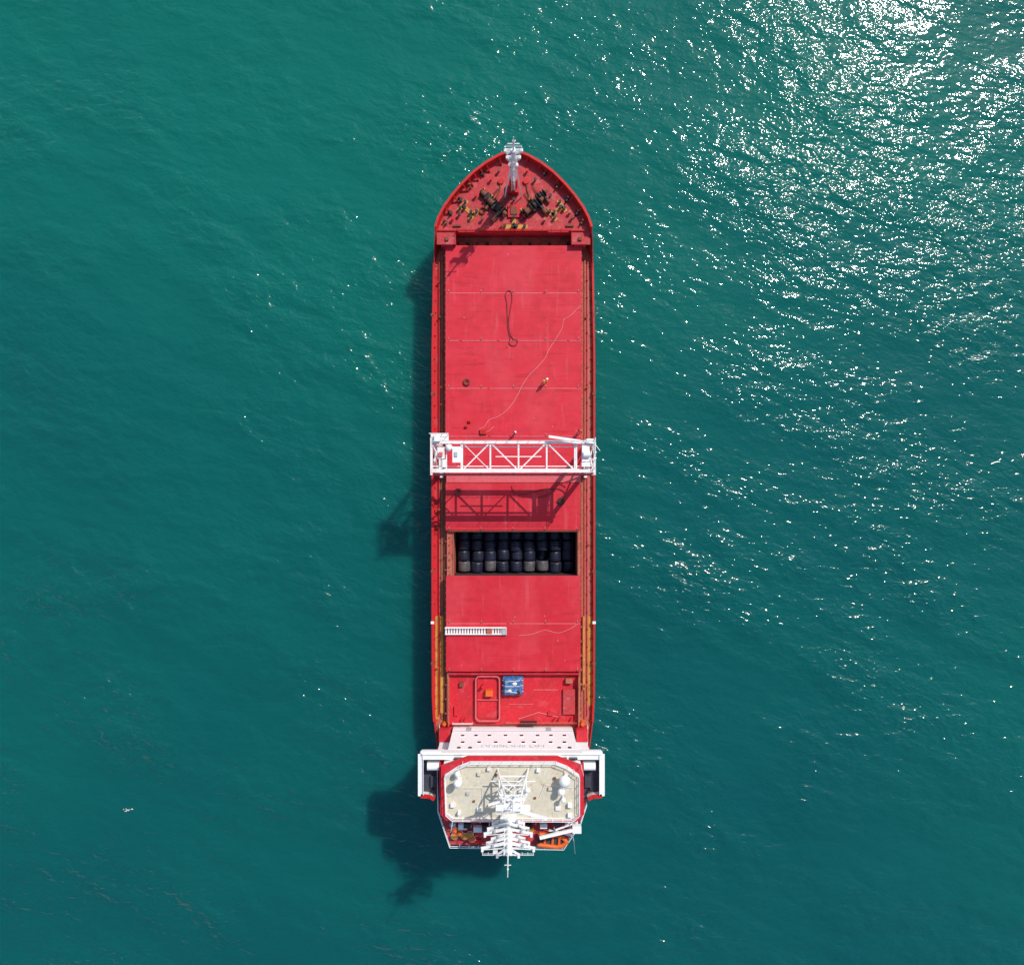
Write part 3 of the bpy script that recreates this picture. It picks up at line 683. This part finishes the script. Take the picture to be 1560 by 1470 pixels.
# ------------------------------------------------------------ crew
def crew(px,py,rot,suit,helmet):
    root=empty('crew_member')
    V=[];E=[];Rd=[]
    def v(p,r): V.append(p);Rd.append(r);return len(V)-1
    def chain(start,pts):
        k=start
        for p,r in pts:
            n_=v(p,r);E.append((k,n_));k=n_
        return k
    pel=v((0,0,.95),.16)
    ch=chain(pel,[((0,0,1.15),.15),((0,.0,1.38),.17)]); nk=chain(ch,[((0,.01,1.52),.07),((0,.02,1.6),.06)])
    for u in (-1,1):
        chain(pel,[((u*.10,0,.88),.10),((u*.12,.04+.05*u,.50),.07),((u*.13,-.03+.08*u,.10),.05),((u*.14,.12+.08*u,.05),.045)])
        w=chain(ch,[((u*.2,0,1.42),.075),((u*.27,-.02,1.15),.055),((u*.24,.16,.98),.042)])
    me=bpy.data.meshes.new('body');me.from_pydata(V,E,[]);o=bpy.data.objects.new('body',me);scn.collection.objects.link(o);o.parent=root
    md=o.modifiers.new('skin','SKIN')
    for i,r in enumerate(Rd): me.skin_vertices[0].data[i].radius=(r,r); me.skin_vertices[0].data[i].use_root=(i==0)
    o.modifiers.new('sub','SUBSURF').levels=1
    me.materials.append(M[suit])
    V2=[];E2=[];R2=[]
    for u in (-1,1):
        b0=len(V2); V2.append((u*.24,.16,.98));R2.append(.03); V2.append((u*.235,.24,.95));R2.append(.03);E2.append((b0,b0+1))
        for k in range(4):
            a=len(V2); V2.append((u*.235+(k-1.5)*.022,.29,.935));R2.append(.01); V2.append((u*.235+(k-1.5)*.024,.33-abs(k-1.4)*.008,.905));R2.append(.008); E2+=[(b0+1,a),(a,a+1)]
        a=len(V2); V2.append((u*.235-u*.05,.22,.945));R2.append(.011);V2.append((u*.235-u*.06,.26,.92));R2.append(.009);E2+=[(b0,a),(a,a+1)]
    me=bpy.data.meshes.new('hands');me.from_pydata(V2,E2,[]);o=bpy.data.objects.new('hands',me);scn.collection.objects.link(o);o.parent=root
    o.modifiers.new('skin','SKIN')
    for i,r in enumerate(R2): me.skin_vertices[0].data[i].radius=(r,r)
    me.materials.append(M['skin'])
    hd=B('head',root,smooth=True); hd.ball((0,.02,1.68),.105,'skin',.85,1,1.2); hd.ball((0,.125,1.67),.018,'skin',1,1,1.5); hd.ball((0,.112,1.625),.02,'hull',1.4,.4,.4)
    for u in (-1,1): hd.ball((u*.09,.02,1.68),.022,'skin',.5,1,1.4); hd.ball((u*.035,.113,1.70),.012,'black')
    hd.ball((0,.01,1.75),.135,helmet,1,1.12,.75); hd.cyl((0,.03,1.73),(0,.03,1.745),.16,helmet,18)
    hd.done()
    x,y,_=P(px,py,8.03); root.location=(x,y,8.03); root.rotation_euler=(0,0,rot)
crew(833,580,R(60),'hivis','white'); crew(785,659,R(200),'navy','white'); crew(883,657,R(140),'navy','orange'); crew(828,583,R(-80),'hivis','yellow')

# ------------------------------------------------------------ water
def water():
    me=bpy.data.meshes.new('water'); S=6000
    me.from_pydata([(-S,-S,0),(S,-S,0),(S,S,0),(-S,S,0)],[],[(0,1,2,3)])
    o=bpy.data.objects.new('water',me); scn.collection.objects.link(o)
    m=bpy.data.materials.new('sea_water'); m.use_nodes=True; me.materials.append(m)
    nt=m.node_tree;n=nt.nodes;l=nt.links;b=n['Principled BSDF']
    g=n.new('ShaderNodeNewGeometry')
    def mapping(rot,sc):
        a=n.new('ShaderNodeMapping'); a.inputs['Rotation'].default_value=(0,0,rot); l.new(g.outputs['Position'],a.inputs[0])
        c=n.new('ShaderNodeVectorMath'); c.operation='MULTIPLY'; c.inputs[1].default_value=sc; l.new(a.outputs[0],c.inputs[0]); return c.outputs[0]
    def noise(vec,scale,det=3,rough=.5,dist=0.0):
        a=n.new('ShaderNodeTexNoise'); a.noise_dimensions='2D'; a.inputs['Scale'].default_value=scale;a.inputs['Detail'].default_value=det;a.inputs['Roughness'].default_value=rough;a.inputs['Distortion'].default_value=dist
        l.new(vec,a.inputs['Vector']); return a.outputs['Fac']
    def math_(op,a,b_=None,c=None):
        k=n.new('ShaderNodeMath');k.operation=op
        for i,q in enumerate((a,b_,c)):
            if q is None: continue
            if isinstance(q,(int,float)): k.inputs[i].default_value=q
            else: l.new(q,k.inputs[i])
        return k.outputs[0]
    def mr(x,a,b_,c,d):
        k=n.new('ShaderNodeMapRange');l.new(x,k.inputs[0])
        for i,q in enumerate((a,b_,c,d)): k.inputs[i+1].default_value=q
        return k.outputs[0]
    v1=mapping(R(18),(.5,1,1)); v2=mapping(R(6),(.5,1,1)); v3=mapping(R(28),(.55,1,1)); v0=mapping(0,(1,1,1)); v4=mapping(R(-35),(.45,1,1))
    swell=noise(v4,.07,1,.5)
    w1=noise(v1,.30,2,.5,.3); w2=noise(v2,.85,2.5,.5,.35); w3=noise(v3,2.2,1.5,.5)
    gust=noise(v0,.018,2,.55); gust2=noise(v1,.07,2,.5)
    amp=math_('MULTIPLY',mr(gust,.35,.65,.7,1.3),mr(gust2,.3,.7,.5,1.45))
    sm=math_('MULTIPLY',w1,.52)
    sm=math_('MULTIPLY_ADD',w2,.26,sm)
    rip=math_('POWER',w3,2.5)
    sm=math_('MULTIPLY_ADD',rip,.095,sm)
    sm=math_('MULTIPLY',sm,amp)
    sm=math_('MULTIPLY_ADD',swell,.6,sm)
    bp=n.new('ShaderNodeBump'); bp.inputs['Strength'].default_value=1; bp.inputs['Distance'].default_value=1.0
    l.new(sm,bp.inputs['Height']); l.new(bp.outputs[0],b.inputs['Normal'])
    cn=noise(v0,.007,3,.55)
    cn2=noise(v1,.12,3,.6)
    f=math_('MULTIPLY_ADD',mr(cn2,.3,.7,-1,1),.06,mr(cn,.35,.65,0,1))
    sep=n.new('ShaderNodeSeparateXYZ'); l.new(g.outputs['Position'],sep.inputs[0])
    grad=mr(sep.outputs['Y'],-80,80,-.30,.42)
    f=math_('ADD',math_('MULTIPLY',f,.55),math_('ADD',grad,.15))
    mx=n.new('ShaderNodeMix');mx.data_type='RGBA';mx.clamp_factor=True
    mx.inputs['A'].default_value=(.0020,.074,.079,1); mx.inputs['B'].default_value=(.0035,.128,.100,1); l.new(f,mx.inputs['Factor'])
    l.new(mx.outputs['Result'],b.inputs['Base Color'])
    b.inputs['Roughness'].default_value=.075; b.inputs['IOR'].default_value=1.33
    # light scatters inside turbid sea water
    b.subsurface_method='BURLEY'
    b.inputs['Subsurface Weight'].default_value=1.0; b.inputs['Subsurface Radius'].default_value=(.6,1.0,1.0); b.inputs['Subsurface Scale'].default_value=3.6
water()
fo=B('sea_foam'); cx_,cy_=X(195,0),Y(1233,0)
for k in range(14):
    a=random.uniform(0,6.28); d=random.uniform(0,.6); px_,py_=cx_+d*1.3*math.cos(a),cy_+d*.5*math.sin(a)
    q=[(px_+random.uniform(.05,.13)*math.cos(t*.9),py_+random.uniform(.04,.1)*math.sin(t*.9),.004+.004*k) for t in range(7)]
    fo.add(q,[list(range(7))],'cream')
fo.done()

# ------------------------------------------------------------ light
EL=R(47); hx,hy=.61,.79
az=math.atan2(hx,hy)  # clockwise from +Y
d=Vector((math.cos(EL)*math.sin(az),math.cos(EL)*math.cos(az),math.sin(EL)))
sun=bpy.data.lights.new('sun','SUN'); sun.energy=3.6; sun.angle=R(.5); sun.color=(1,.96,.90)
so=bpy.data.objects.new('sun',sun); scn.collection.objects.link(so); so.rotation_euler=d.to_track_quat('Z','Y').to_euler(); so.location=(60,90,150)
w=bpy.data.worlds.new('World'); scn.world=w; w.use_nodes=True; nt=w.node_tree
sk=nt.nodes.new('ShaderNodeTexSky'); sk.sky_type='NISHITA'; sk.sun_disc=False; sk.sun_elevation=EL; sk.sun_rotation=az
nt.links.new(sk.outputs[0],nt.nodes['Background'].inputs[0]); nt.nodes['Background'].inputs[1].default_value=.15
cam=bpy.data.cameras.new('camera'); co=bpy.data.objects.new('camera',cam); scn.collection.objects.link(co)
co.location=(0,0,CAMZ); co.rotation_euler=(0,0,0); cam.sensor_width=36; cam.lens=36*118/156.0; cam.clip_end=20000; cam.clip_start=1
scn.camera=co
scn.view_settings.view_transform='Standard'; scn.view_settings.look='None'; scn.view_settings.exposure=0
